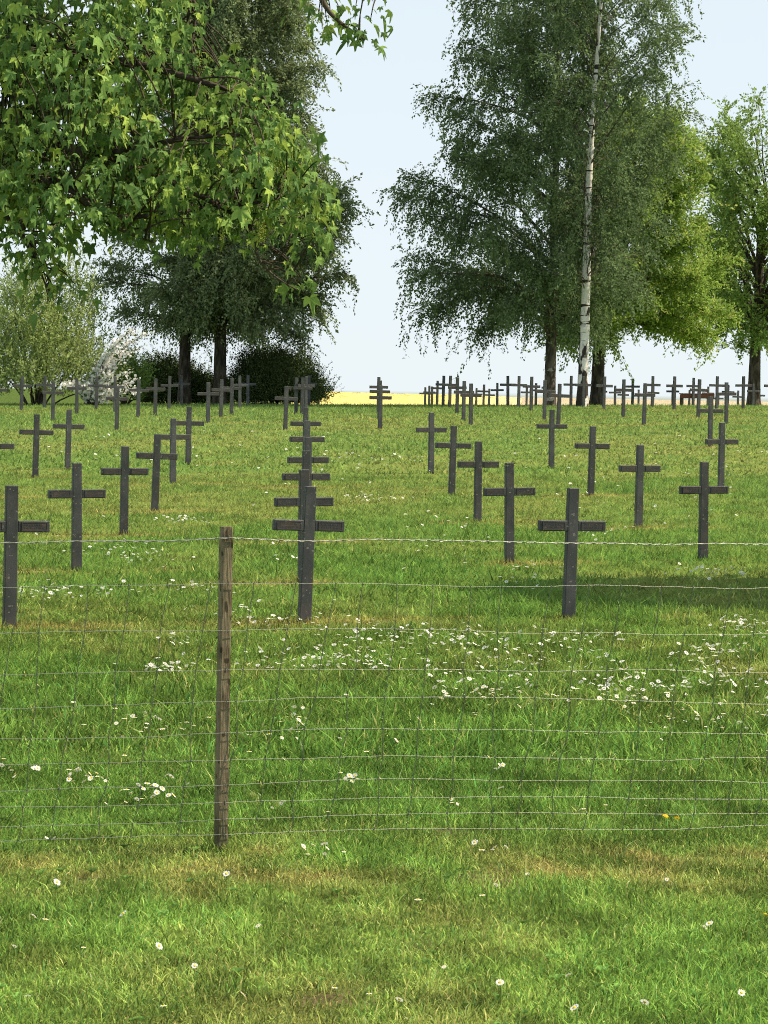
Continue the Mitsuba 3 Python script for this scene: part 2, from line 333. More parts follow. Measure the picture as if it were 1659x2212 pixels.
# ------------------------------------------------------------------ grave crosses
def bar(hx0, hx1, hy0, hy1, z0, z1, bev=.004, along='z'):
    """a bar with bevelled long edges, tapering from (hx0, hy0) at z0 to (hx1, hy1) at z1"""
    def ring(hx, hy, z):
        b = min(bev, hx * .45, hy * .45)
        return [(hx, -hy + b, z), (hx, hy - b, z), (hx - b, hy, z), (-hx + b, hy, z), (-hx, hy - b, z), (-hx, -hy + b, z), (-hx + b, -hy, z), (hx - b, -hy, z)]
    b = bev
    R = [ring(hx0, hy0, z0), ring(hx1, hy1, z1 - b), ring(hx1 - b, hy1 - b, z1)]
    if along != 'z': R = [ring(hx0 - b, hy0 - b, z0), ring(hx0, hy0, z0 + b)] + R[1:]
    V = np.array(sum(R, []) + [(0, 0, R[0][0][2]), (0, 0, z1)], float); k = np.arange(8); k2 = (k + 1) % 8; L = len(R)
    Fc = [np.stack([k + 8 * r, k2 + 8 * r, k2 + 8 * r + 8], 1) for r in range(L - 1)] + [np.stack([k + 8 * r, k2 + 8 * r + 8, k + 8 * r + 8], 1) for r in range(L - 1)]
    Fc += [np.stack([k2, k, k * 0 + 8 * L], 1), np.stack([k + 8 * L - 8, k2 + 8 * L - 8, k * 0 + 8 * L + 1], 1)]
    V = V if along == 'z' else V[:, [2, 1, 0]] * [1, 1, -1]
    return V, np.vstack(Fc)
ARM_Z, ARM_H, ARM_L = .712, .040, .275
up_v, up_f = bar(.047, .042, .030, .026, -.2, 1.0)
UPRIGHT = mikit.ply((up_v, up_f), 'mat_paint')
arm = [bar(ARM_H, ARM_H, .0255, .0255, -ARM_L, -.0445, along='x'), bar(ARM_H, ARM_H, .0255, .0255, .0445, ARM_L, along='x')]
CROSSBAR = mikit.ply(joined([(v + [0, 0, ARM_Z], f) for v, f in arm]), 'mat_paint')
def frame_plate(s):
    """the raised rim and the sunk inscription panel on one arm, with its illegible worn relief"""
    cx = s * .162; out = []
    pv, pf = tm(trimesh.creation.box((.17, .004, .052))); out.append((pv + [cx, -.0268, ARM_Z], pf))
    return joined(out)
def rim_plate(s):
    cx = s * .162; out = []
    for dx, dz, sx, sz in ((0, .029, .186, .006), (0, -.029, .186, .006), (-.090, 0, .006, .052), (.090, 0, .006, .052)):
        v, f = tm(trimesh.creation.box((sx, .008, sz))); out.append((v + [cx + dx, -.0280, ARM_Z + dz], f))
    r = np.random.default_rng(5 + s)
    for row in (.012, -.010):
        x = -.07
        while x < .07:
            l = r.uniform(.004, .010); v, f = tm(trimesh.creation.box((l, .003, .010))); out.append((v + [cx + x + l / 2, -.0298, ARM_Z + row], f)); x += l + r.choice([.004, .004, .012])
    return joined(out)
PLATES = [mikit.ply(joined([frame_plate(s), ]), 'mat_plate') for s in (-1, 1)]
RIMS = [mikit.ply(rim_plate(s), 'mat_paint') for s in (-1, 1)]
crng = np.random.default_rng(12)
def cross(X, D, label, lean=0.0, detail=True, group='iron grave crosses in rows on the lawn'):
    k = thing('grave_cross', label, 'cross', group)
    w = T().translate([float(X), float(D), float(ground_z(X, D))]).rotate([0, 1, 0], lean).rotate([1, 0, 0], float(crng.normal(0, .5))).rotate([0, 0, 1], 22 + float(crng.normal(0, 1.5)))
    put(k, 'upright', {**UPRIGHT, 'to_world': w}); put(k, 'crossbar', {**CROSSBAR, 'to_world': w})
    if detail:
        for s in (0, 1):
            p = put(k, 'name_plate', {**PLATES[s], 'to_world': w}); put(p, 'rim', {**RIMS[s], 'to_world': w})
near_labels = [
    'large dark grey iron cross cut by the left edge, nearest of all the crosses', 'second cross of the left diagonal line, just behind the large one at the left edge', 'third cross of the left diagonal line, left of the fence post top',
    'fourth cross of the left diagonal line, its right arm overlapping the next cross', 'fifth cross of the left diagonal line, its foot between two neighbours', 'sixth and farthest cross of the left diagonal line',
    'cross at the far left on open grass, wide arms, lower of a pair', 'cross at the far left on open grass, upper of a pair', 'cross outside the left edge with only its right arm reaching into view',
    'dark iron cross right of the fence post, first of the long column', 'second cross of the column behind the one right of the fence post', 'third cross back in the column right of the fence post',
    'fourth cross back in the column right of the fence post', 'fifth cross back in the column right of the fence post', 'sixth cross back in the column right of the fence post',
    'large dark iron cross right of centre standing beside the tree shadow', 'second cross of the diagonal line left of the large right-hand cross', 'third cross of the diagonal line right of the centre path of grass', 'fourth cross of the diagonal line right of the centre', 'fifth and farthest cross of the diagonal line right of the centre',
    'dark iron cross at the far right behind the shadow, right arm touching another foot', 'cross on open grass right of the large right-hand cross, second in its diagonal', 'cross on open grass above the large right-hand cross, third in its diagonal', 'cross on open grass straight below the birch trunks, highest of its diagonal line', 'cross at the far right with its foot hidden by a nearer crossbar', 'cross at the far right below the skyline group, its foot behind another arm']
for i, ((X, D), lb) in enumerate(zip(NEAR_XD, near_labels)):
    xt, yt, xb, yb = NEAR[i]
    cross(X, D, lb, lean=float(np.clip(math.degrees(math.atan2(xt - xb, yb - yt)) - 1.0, -1.2, 1.6)))
WORDS = ['first', 'second', 'third', 'fourth', 'fifth', 'sixth', 'seventh', 'eighth', 'ninth', 'tenth', 'eleventh', 'twelfth', 'thirteenth', 'fourteenth', 'fifteenth', 'sixteenth', 'seventeenth', 'eighteenth', 'nineteenth', 'twentieth', 'twenty-first', 'twenty-second']
PLACE = {'left': 'of those before the leafy bush and blossom', 'yew': 'of those in front of the yew bushes', 'column': 'of those bunched by the right yew edge',
         'middle': 'of three overlapping in the gap between trees', 'field': 'on the skyline before the yellow field', 'trunks': 'on the skyline among the three trunks', 'right': 'on the skyline right of the three trunks'}
for k, v in FAR_XD.items():
    for i, (X, D) in enumerate(v):
        cross(X, D, f'small dark cross, {WORDS[i]} from left {PLACE[k]}', lean=float(crng.normal(.2, .6)), detail=D < 78)

# bench at the crest
bx, bd = at(1505, 870, 97)[0], 97.0
k = thing('bench', 'low reddish brown wooden bench among the far crosses at the right', 'bench')
bz = float(ground_z(bx, bd))
for j in range(3):
    v, f = bar(.018, .018, .055, .055, -.60, .60, along='x')
    put(k, 'seat_slat', mikit.ply((v + [bx, bd + (j - 1) * .13, bz + .44], f), 'mat_bench'))
v, f = bar(.07, .07, .016, .016, -.60, .60, along='x'); put(k, 'apron', mikit.ply((v + [bx, bd - .155, bz + .352], f), 'mat_bench'))
for s in (-1, 1):
    v, f = bar(.05, .05, .16, .16, 0, .421); put(k, 'leg', mikit.ply((v + [bx + s * .52, bd + .04, bz - .03], f), 'mat_bark'))

# ------------------------------------------------------------------ fence
PX, PD = at(478, 1842, 10.01)[0], 10.01
def fence_d(X):
    X = np.asarray(X, float)
    return PD + np.where(X > PX, .42, .22) * (X - PX)
fence = thing('wire_fence', 'galvanised stock wire mesh fence on a weathered wooden post along the verge', 'fence')
def post_mesh(x, d, seed):
    n = 60; zs = np.linspace(-.3, 1.176, n); r = np.random.default_rng(seed)
    prof = np.array([(1, -.75), (1, .75), (.75, 1), (-.75, 1), (-1, .75), (-1, -.75), (-.75, -1), (.75, -1)]) * [.024, .026]
    V = []
    for i, z in enumerate(zs):
        s = 1 + .05 * (meshkit.noise(np.array([z * 6, seed, 0.]), 3) - .5) + (.06 if z < .2 else 0) * (1 - max(z, 0) / .2)
        o = np.array([.004 * (meshkit.noise(np.array([z * 3, seed, 1.]), 4) - .5), .004 * (meshkit.noise(np.array([z * 3, seed, 5.]), 5) - .5)])
        ring = prof * .86 * s + o + .0022 * (meshkit.noise(np.stack([prof[:, 0] * 90, prof[:, 1] * 90, np.full(8, z * 25)], -1), seed) - .5)[:, None] * np.sign(prof)
        if i == n - 1: ring = ring * .93
        V.append(np.column_stack([ring, np.full(8, z)]))
    V = np.vstack(V); k = np.arange(8); k2 = (k + 1) % 8; Fc = []
    for i in range(n - 1):
        Fc += [np.stack([k + 8 * i, k2 + 8 * i, k2 + 8 * i + 8], 1), np.stack([k + 8 * i, k2 + 8 * i + 8, k + 8 * i + 8], 1)]
    V = np.vstack([V, [[.003, 0, 1.178]]]); Fc.append(np.stack([k + 8 * n - 8, k2 + 8 * n - 8, k * 0 + len(V) - 1], 1))
    a = math.radians(22); R = np.array([[math.cos(a), -math.sin(a), 0], [math.sin(a), math.cos(a), 0], [0, 0, 1]])
    lean = np.array([[1, 0, .0], [0, 1, 0], [0, 0, 1]])
    return V @ (R @ lean).T + [x, d, float(ground_z(x, d))], np.vstack(Fc)
for i, x in enumerate((PX, PX - 3.0, PX + 3.2)):
    put(fence, 'post', mikit.ply(post_mesh(x, float(fence_d(x)), i + 1), 'mat_post', smooth=40), label=('weathered grey brown square post in view', 'fence post outside the left edge', 'fence post outside the right edge')[i])
WY = [1160, 1258, 1361, 1446, 1515, 1583, 1642, 1696, 1734, 1770, 1804]
WZ = [(1842 - y) / (F / PD) for y in WY]
xs = np.linspace(PX - 3.0, PX + 3.2, 240)
nrm = unit([.40, -1, 0])
wire_p = []
for i, z in enumerate(WZ):
    t = np.where(xs > PX, (xs - PX) / 3.2, (PX - xs) / 3.0); sag = 4 * t * (1 - t)
    q = np.stack([xs * 1.9, np.full_like(xs, i * 3.7), xs * 0], -1)
    amp = (.014, .018, .012, .012, .014, .014, .016, .014, .012, .012, .01)[i] * np.clip(np.abs(xs - PX) / .25, 0, 1)
    zz = z + (meshkit.fbm(q, 2, 60 + i) - .5) * 2 * amp - sag * (.012 if i else .022)
    gz = ground_z(xs, fence_d(xs)); gz = gz - float(ground_z(PX, PD))
    base = np.stack([xs, fence_d(xs), float(ground_z(PX, PD)) + zz + gz * min(1, .35 + .13 * i)], -1) + nrm * .031
    wire_p.append(base)
    if i == 0:
        ph = xs * 2 * np.pi / .11
        for s in (0, np.pi):
            o = np.stack([xs * 0, np.cos(ph + s) * .0014, np.sin(ph + s) * .0014], -1)
            xs2 = np.linspace(0, 1, 900)
            P = PchipInterpolator(np.linspace(0, 1, len(xs)), base)(xs2); ph2 = (P[:, 0]) * 2 * np.pi / .09 + s
            put(fence, 'top_strand', mikit.ply(tube(P + np.stack([xs2 * 0, np.cos(ph2) * .0016, np.sin(ph2) * .0014], -1), .0014, 5), 'mat_wire', smooth=True))
    else:
        put(fence, 'line_wire', mikit.ply(tube(base, .00095, 5), 'mat_wire', smooth=True))
frng = np.random.default_rng(3)
kn = []
for j, s in enumerate(np.arange(PX - 2.9, PX + 3.2, .139)):
    off = s + frng.normal(0, .008); slope = .12 + frng.normal(0, .03)
    pts = []
    for i in range(1, len(WZ)):
        xx = off + slope * (WZ[i] - .5) + frng.normal(0, .006)
        k_ = np.clip(np.searchsorted(xs, xx), 1, len(xs) - 1); p = wire_p[i][k_ - 1] + (wire_p[i][k_] - wire_p[i][k_ - 1]) * (xx - xs[k_ - 1]) / (xs[k_] - xs[k_ - 1])
        pts.append(p + nrm * .002)
        kv, kf = trimesh.creation.icosphere(0, .0038).vertices, trimesh.creation.icosphere(0, .0038).faces
        kn.append((np.array(kv) + p, np.array(kf)))
    P = spline(pts, 40)
    put(fence, 'stay_wire', mikit.ply(tube(P, .0013, 4), 'mat_stay', smooth=True))
put(fence, 'wire_knots', mikit.ply(joined(kn), 'mat_stay'), kind='stuff')
for i in range(len(WZ)):
    z = WZ[i] + float(ground_z(PX, PD)); a = np.array([PX, PD, z]) + nrm * .029
    sd = np.array([1, .4, 0]) / 1.077 * .006
    put(fence, 'staple', mikit.ply(tube(spline([a - sd * 0 + [0, 0, .008], a + nrm * .006 + [0, 0, .006], a + nrm * .006 - [0, 0, .006], a - [0, 0, .008]], 8), .0016, 5), 'mat_stay'))

# ------------------------------------------------------------------ daisies and dandelions
def flower(n_pet, r, h, rng, bud=False):
    """(petals, eye, stem) of one flower, root at the origin"""
    tilt = rng.uniform(0, .85); az = rng.uniform(0, 2 * np.pi); nrm_ = np.array([math.sin(tilt) * math.cos(az), math.sin(tilt) * math.sin(az), math.cos(tilt)])
    a = unit(np.cross(nrm_, [0, 1, .1])); b = np.cross(nrm_, a); c = np.array([.1 * h * math.cos(az), .1 * h * math.sin(az), h])
    V, Fc = [], []
    for k in range(n_pet):
        g = 2 * np.pi * k / n_pet + rng.normal(0, .06); w = 2 * np.pi / n_pet * .52; l = r * rng.uniform(.9, 1.05)
        d = lambda g_: math.cos(g_) * a + math.sin(g_) * b
        V += [c + d(g - w * .5) * r * .2, c + d(g + w * .5) * r * .2, c + d(g - w) * l * .75 + nrm_ * r * .12, c + d(g + w) * l * .75 + nrm_ * r * .12, c + d(g) * l + nrm_ * r * .05]
        i = 5 * k; Fc += [[i, i + 1, i + 3], [i, i + 3, i + 2], [i + 2, i + 3, i + 4]]
    ev, ef = tm(trimesh.creation.icosphere(1, 1.0))
    ev = ev[:, :1] * a * r * .34 + ev[:, 1:2] * b * r * .34 + ev[:, 2:] * nrm_ * r * .2 + c + nrm_ * r * .06
    st = tube(spline([[0, 0, -.02], [.02 * h, 0, h * .5], c], 5), .0008, 4)
    return (np.array(V), np.array(Fc)), (ev, ef), st
def const(m, c): return np.tile(c, (len(m[0]), 1))
frn = np.random.default_rng(44)
def daisy_kit():
    p, e, s = flower(13, .0135, 1.0 * .055, frn)
    return [mikit.ply(p, 'mat_petal', color=const(p, [.82, .82, .80])), mikit.ply(e, 'mat_matte', color=const(e, [.70, .52, .05])), mikit.ply(s, 'mat_matte', color=const(s, [.10, .16, .04]))]
KITS = [daisy_kit() for _ in range(8)]
def tiny_kit():
    p, e, s = flower(7, .0150, .055, frn)
    m = joined([p, (e[0], e[1]), s]); return mikit.ply(m, 'mat_petal', color=np.vstack([const(p, [.82, .82, .80]), const(e, [.72, .62, .2]), const(s, [.1, .16, .04])]))
TINY = [tiny_kit() for _ in range(8)]
# clusters: centre x, y, half width, half height in the 1659-wide frame, how many
CL = [(860, 1378, 130, 22, 58), (1010, 1385, 50, 14, 14), (690, 1425, 105, 18, 44), (830, 1438, 90, 12, 14), (1160, 1420, 130, 25, 40), (1225, 1385, 120, 16, 22), (1540, 1420, 70, 25, 36), (1620, 1355, 50, 14, 26),
      (1540, 1475, 110, 22, 24), (1360, 1500, 90, 25, 44), (1330, 1470, 90, 20, 14), (1050, 1500, 75, 26, 34), (1000, 1480, 90, 20, 10), (380, 1447, 80, 8, 22), (365, 1390, 30, 12, 9), (340, 1565, 80, 20, 16), (640, 1560, 30, 18, 10), (1490, 1560, 60, 14, 12), (1640, 1545, 20, 10, 3),
      (170, 1680, 40, 12, 11), (40, 1665, 55, 20, 7), (320, 1725, 60, 22, 13), (750, 1690, 30, 10, 6), (1060, 1658, 30, 12, 4), (100, 1815, 35, 6, 2), (690, 1843, 40, 7, 5), (1250, 1748, 25, 5, 2), (990, 1735, 20, 8, 2), (600, 1740, 20, 10, 2), (1035, 1845, 40, 10, 3),
      (110, 1285, 75, 10, 34), (250, 1200, 60, 10, 14), (330, 1200, 60, 14, 14), (400, 1127, 45, 6, 18), (340, 1275, 50, 10, 5), (430, 1275, 50, 10, 8), (620, 1215, 30, 10, 6), (520, 1330, 60, 20, 10), (600, 1345, 70, 8, 12), (820, 1352, 30, 6, 4),
      (1300, 1150, 40, 8, 10), (1530, 1242, 70, 8, 20), (1120, 1250, 40, 25, 9), (1270, 1090, 60, 25, 6), (800, 1083, 60, 5, 16), (820, 990, 70, 10, 12), (970, 1120, 60, 30, 9), (1560, 1000, 70, 30, 10), (850, 1010, 80, 30, 8), (700, 1000, 100, 60, 10),
      (280, 990, 140, 20, 10), (230, 940, 150, 20, 8), (560, 950, 150, 40, 10), (1150, 960, 160, 60, 12), (1400, 960, 160, 40, 10), (150, 1160, 120, 60, 6), (850, 1200, 300, 60, 14), (1450, 1100, 180, 60, 10), (830, 1600, 800, 90, 20)]
SINGLE = [(150, 1895), (120, 1922), (95, 1998), (180, 2048), (490, 1905), (420, 2098), (355, 2190), (270, 2000), (70, 1990), (1080, 2143), (1520, 2010), (1535, 2012), (800, 2150), (860, 2180), (1245, 2200), (1070, 1918), (1045, 1945), (560, 2010), (340, 2060), (1140, 1890),
          (1440, 1900), (1600, 2160), (1390, 2190), (960, 2090), (720, 2140), (60, 2160), (1230, 2120), (30, 2050), (520, 2165), (905, 1960)]
pts = [(x, y) for x, y in SINGLE]
for cx, cy, wx, wy, n_ in CL:
    pts += [(cx + wx * frn.normal(0, .75), cy + wy * frn.normal(0, .8)) for _ in range(int(n_ * 1.7))]
def hit(x, y):
    r = ray(x, y); D = np.linspace(6.5, 95, 1800); z = EYE + r[2] / r[1] * D; g = ground_z(r[0] / r[1] * D, D)
    i = int(np.argmax(z < g + .035));
    return (r[0] / r[1] * D[i], D[i]) if i else None
spots = sorted([h for h in (hit(x, y) for x, y in pts) if h is not None and h[1] < 60], key=lambda h: h[1])
far_d = []
for i, (X, D) in enumerate(spots):
    z = float(ground_z(X, D)); rot = float(frn.uniform(0, 360))
    s = float(frn.uniform(.6, 1.15)) * (1 + max(0, D - 14) / 45)
    w = T().translate([float(X), float(D), z]).rotate([0, 0, 1], rot).scale(float(s))
    if i < 300:
        fd = float(fence_d(X)); u_ = 829.5 + X / D * F          # which neighbour it stands by
        by = ('left of the fence post' if u_ < 482 else 'below the column of crosses' if u_ < 800 else
              'left of the large right-hand cross' if u_ < 1225 else 'right of the large right-hand cross')
        zone = ('in the verge before the fence' if D < fd else 'close behind the wires' if D < 13.2 else 'in the daisy drift' if D < 19.5 + .4 * X else 'among the crosses')
        lb, gp = f'white daisy {zone}, {by}', f'daisies {zone}, {by}'
        k = thing('daisy', lb, 'daisy', gp)
        if D < 13:
            kit = KITS[i % 8]
            for nm, m_ in zip(('petals', 'flower_centre', 'stem'), kit): put(k, nm, {**m_, 'to_world': w})
        else:
            scene[k] = {**TINY[i % 8], 'to_world': w}
    else:
        p, e, st = flower(6, .016, .06, frn); far_d.append((p[0] * s + [X, D, z], p[1]))
m_ = joined(far_d); put(None, 'far_daisies', mikit.ply(m_, 'mat_petal', color=const(m_, [.80, .80, .76])), label='scattered white daisies farther up the lawn', category='daisies', kind='stuff')
for i, (x, y, lb) in enumerate([(1436, 1768, 'yellow dandelion in the grass under the fence, left of a pair'), (1462, 1774, 'yellow dandelion in the grass under the fence, right of a pair'), (1652, 1985, 'bright yellow dandelion at the right edge in the near grass')]):
    X, D = hit(x, y); p, e, st = flower(22, .014, .045, frn); k = thing('dandelion', lb, 'dandelion', 'yellow dandelions in the grass')
    o = np.array([X, D, float(ground_z(X, D))])
    put(k, 'petals', mikit.ply((p[0] + o, p[1]), 'mat_petal', color=const(p, [.80, .52, .02]))); put(k, 'flower_centre', mikit.ply((e[0] + o, e[1]), 'mat_matte', color=const(e, [.75, .42, .02]))); put(k, 'stem', mikit.ply((st[0] + o, st[1]), 'mat_matte', color=const(st, [.12, .18, .05])))

# ------------------------------------------------------------------ trees
def leaf_cards(P, dirs, size, col, rng, wide=.62, updown=.35):
    """rhombic leaves with a fold, hanging along dirs"""
    n = len(P); d = unit(dirs + rng.normal(0, .45, (n, 3)))
    a = unit(np.cross(d, rng.normal(0, 1, (n, 3)) + [0, 0, updown])); b = np.cross(d, a)
    s = size * np.exp(rng.normal(0, .22, n)); s = s[:, None]
    V = np.stack([P, P + d * s * .45 + a * s * wide * .5 + b * s * .08, P + d * s, P + d * s * .45 - a * s * wide * .5 + b * s * .08], 1)
    f = np.array([[0, 1, 2], [0, 2, 3]])
    return V.reshape(-1, 3), (f[None] + (np.arange(n) * 4)[:, None, None]).reshape(-1, 3), np.repeat(col, 4, 0)

def strands(starts, dirs, lengths, gravity, step, rng):
    """points and tangents along twigs that leave with dirs and bend by gravity; vectorised"""
    n = len(starts); m = int(np.ceil(lengths.max() / step)); p, d = starts.copy(), unit(dirs); PP, TT, OK, ID = [], [], [], []
    for i in range(m):
        d = unit(d + np.array([0, 0, -gravity]) * step + rng.normal(0, .10, (n, 3)))
        p = p + d * step
        ok = (i + 1) * step <= lengths
        PP.append(p[ok]); TT.append(d[ok]); ID.append(np.arange(n)[ok])
    return np.vstack(PP), np.vstack(TT), np.concatenate(ID)

def make_tree(key, base, trunk_pts, r0, r1, env, nb, seed, bark, leaf_col, leaf, gravity, strand_len, strands_per, step, rise=.55, limb_r=.045, colvar=.25, inner=.25, zmin=None, limb_bark=None, jit=.5, leafmat='mat_leaf', depth=1.0, limbs=10, bare=0):
    """env: rows (height, left reach, right reach) round the trunk; branches rise to the envelope, twigs hang from them"""
    rng = np.random.default_rng(seed); base = np.asarray(base, float); limb_bark = limb_bark or bark
    tp = spline(np.asarray(trunk_pts, float), 40); top = tp[-1, 2]
    tz = tp[:, 2]; axis = lambda z: np.stack([np.interp(z, tz, tp[:, 0]), np.interp(z, tz, tp[:, 1]), z], -1)
    rad = r0 + (r1 - r0) * (tz - tz[0]) / (top - tz[0]); rad = rad + r0 * .35 * np.exp(-np.maximum(tz, 0) / .25)
    TP = tp + base; TP[0, 2] -= .3
    put(key, 'trunk', mikit.ply(tube(TP, rad, 14), bark, smooth=True))
    E = np.asarray(env, float); small, starts, dirs = [], [], []
    zs = E[0, 0] + (E[-1, 0] - E[0, 0]) * (np.arange(nb) + rng.uniform(0, 1, nb)) / nb
    for i, z in enumerate(zs):
        phi = i * 2.39996 + rng.normal(0, .3); cx = math.cos(phi)
        rl, rr = np.interp(z, E[:, 0], E[:, 1]), np.interp(z, E[:, 0], E[:, 2])
        R = (rr * (1 + cx) + rl * (1 - cx)) / 2 * rng.uniform(.72, 1.04)
        end = axis(np.array(min(z, top)))[:] * 1.0; end = np.array([end[0] + R * cx, end[1] + R * math.sin(phi) * depth, z])
        z0 = max(z - R * rise * rng.uniform(.6, 1.4), (zmin if zmin is not None else E[0, 0] * .6) + rng.uniform(0, .45 * R)); z0 = min(z0, top)
        s = axis(np.array(z0)); mid = (s + end) / 2 + [0, 0, .10 * R * (1 if gravity > 0 else -.3)]
        P = wobble(spline([s, mid, end], 10), .05, 1.3, seed + i) + base
        lr = limb_r * (R / 3) ** .8 * rng.uniform(.8, 1.2)
        t = tube(P, np.linspace(lr, .006, 10), 6)
        if i % max(1, nb // limbs) == 0: put(key, 'branch', mikit.ply(t, limb_bark, smooth=True))
        else: small.append(t)
        n = max(4, int(strands_per * R / 2.5)); u = inner + (1 - inner) * rng.uniform(0, 1, n) ** .75; k = u * 9; k0 = np.minimum(k.astype(int), 8)
        q = P[k0] + (P[k0 + 1] - P[k0]) * (k - k0)[:, None]; dirn = unit(P[-1] - P[0])
        starts.append(q + rng.normal(0, .06, (n, 3))); dirs.append(dirn * .6 + rng.normal(0, jit, (n, 3)))
    starts, dirs = np.vstack(starts), np.vstack(dirs)
    L = strand_len * np.exp(rng.normal(0, .35, len(starts)))
    P, D_, ID = strands(starts, dirs, L, gravity, step, rng)
    for s_ in range(0, len(starts), 3):
        q = P[ID == s_][::4]
        if len(q) > 2: small.append(tube(np.vstack([starts[s_:s_ + 1], q]), np.linspace(.006, .003, len(q) + 1), 3))
    if small: put(key, 'twigs', mikit.ply(joined(small), limb_bark, smooth=True), kind='stuff')
    tone = np.exp(rng.normal(0, colvar, len(P)))[:, None] * np.exp(rng.normal(0, .12, len(starts)))[ID][:, None]
    col = np.clip(np.asarray(leaf_col) * tone * np.array([1, 1, 1]), .004, .5)
    if bare:                                                   # foliage parts in front of a trunk that shows
        A_ = axis(np.clip(P[:, 2] - base[2], 0, top)) + base
        hide = (np.abs(P[:, 0] - A_[:, 0]) < bare * (1.15 - .07 * (P[:, 2] - base[2]))) & (P[:, 1] < A_[:, 1]) & (rng.uniform(0, 1, len(P)) < np.interp(P[:, 2] - base[2], [5.5, 9.5], [.93, .25]))
        P, D_, col = P[~hide], D_[~hide], col[~hide]
    v, f, c = leaf_cards(P + rng.normal(0, .035, P.shape), D_, leaf, col, rng)
    put(key, 'crown', mikit.ply((v, f), leafmat, color=c))

def foot(x, D):
    X = at(x, 870, D)[0]; return np.array([X, D, float(ground_z(X, D))])
BIRCH, LIME = [.145, .212, .098], [.29, .43, .095]
S = lambda D: D / F                                            # metres per frame unit at distance D
# right-hand group
b = foot(1187, 93); s = S(93)
k = thing('birch_tree', 'weeping birch with a dark trunk, its leafy left side hanging towards the gap', 'tree')
make_tree(k, b, [(0, 0, 0), (.02, 0, 3), (.05, .05, 7), (.1, .05, 15.6)], .20, .03,
          [(2.2, 3.8, 1.6), (3.4, 5.1, 2.0), (5.0, 5.7, 2.0), (6.4, 5.5, 2.0), (7.4, 5.2, 2.0), (8.6, 4.2, 2.0), (10.5, 4.1, 1.8), (12.5, 3.7, 1.6), (14.5, 2.7, 1.4), (15.6, 1.4, .8)], 86, 21, 'mat_greybark', BIRCH, .088, 2.2, .85, 66, .036, rise=.50, zmin=2.2)
b = foot(1257, 90)
k = thing('birch_tree', 'tall birch with a bright white trunk right of the dark one', 'tree')
make_tree(k, b, [(0, 0, 0), (.05, 0, 3), (.08, 0, 7), (.3, 0, 12), (.6, 0, 17)], .178, .01,
          [(3.6, 1.6, 2.6), (5.0, 2.2, 2.9), (7, 2.6, 2.9), (9, 3.2, 3.2), (10.5, 3.6, 3.7), (12.0, 3.6, 3.4), (14.5, 3.0, 2.8), (17, 1.6, 1.6)], 76, 33, 'mat_birch', BIRCH, .085, 1.8, .8, 52, .036, rise=.8, zmin=3.6, bare=.42, depth=.8, limb_r=.03, limb_bark='mat_greybark')
b = foot(1290, 98)
k = thing('lime_tree', 'broad bright green tree behind the white birch with a dark trunk', 'tree')
make_tree(k, b, [(0, 0, 0), (.03, 0, 2.5), (.6, 0, 5.5), (1.2, 0, 9)], .25, .06,
          [(2.0, 1.4, 4.1), (3.0, 1.8, 5.2), (4.5, 2.0, 4.6), (6.0, 2.0, 3.5), (8.0, 2.0, 2.9), (9.6, 1.6, 2.1), (10.8, .8, 1.0)], 110, 41, 'mat_bark', LIME, .10, .2, .5, 120, .042, rise=.6, limb_r=.06, zmin=2.2, jit=.9)
b = foot(1628, 111)
k = thing('maple_tree', 'open crowned tree at the right edge with bare forking limbs showing', 'tree')
make_tree(k, b, [(0, 0, 0), (.02, 0, 2.5), (.05, 0, 3.8), (.3, 0, 8.5)], .27, .08,
          [(2.37, 1.73, 1.81), (3.84, 2.14, 2.94), (5.65, 2.8, 3.62), (7.46, 3.2, 3.84), (9.04, 3.33, 3.73), (10.51, 3.07, 3.39), (11.64, 2.14, 2.94), (12.32, 0.93, 2.03)], 76, 52, 'mat_bark', [.23, .345, .09], .112, .1, .6, 78, .047, rise=1.3, limb_r=.075, zmin=2.8, jit=.9, inner=.45)
# left-hand group
b = foot(398, 95.5)
k = thing('birch_tree', 'left birch of the pair behind the dark yew bushes', 'tree')
make_tree(k, b, [(0, 0, 0), (.0, 0, 3), (.1, 0, 7), (.2, 0, 14)], .22, .05,
          [(2.4, 3.2, 1.4), (3.6, 3.4, 1.6), (5.5, 3.2, 1.8), (8, 2.8, 2.4), (11, 2.4, 2.6), (14.5, 1.4, 1.6)], 66, 61, 'mat_bark', [.20, .262, .125], .09, 1.4, .7, 78, .036, rise=.5, zmin=2.4)
b = foot(474, 95)
k = thing('birch_tree', 'right birch of the pair behind the dark yew bushes, drooping over the gap', 'tree')
make_tree(k, b, [(0, 0, 0), (.0, 0, 3), (.15, 0, 7), (.5, 0, 15)], .23, .05,
          [(2.4, 1.6, 2.6), (3.2, 2.0, 3.7), (4.6, 2.2, 4.1), (6.2, 2.2, 4.6), (7.6, 2.2, 4.35), (9.0, 2.2, 3.6), (10.5, 2.0, 3.0), (12.5, 2.0, 2.8), (14, 1.8, 2.5), (15.6, 1.0, 1.8)], 130, 62, 'mat_bark', [.21, .27, .135], .09, 1.5, .7, 120, .036, rise=.5, zmin=2.4)

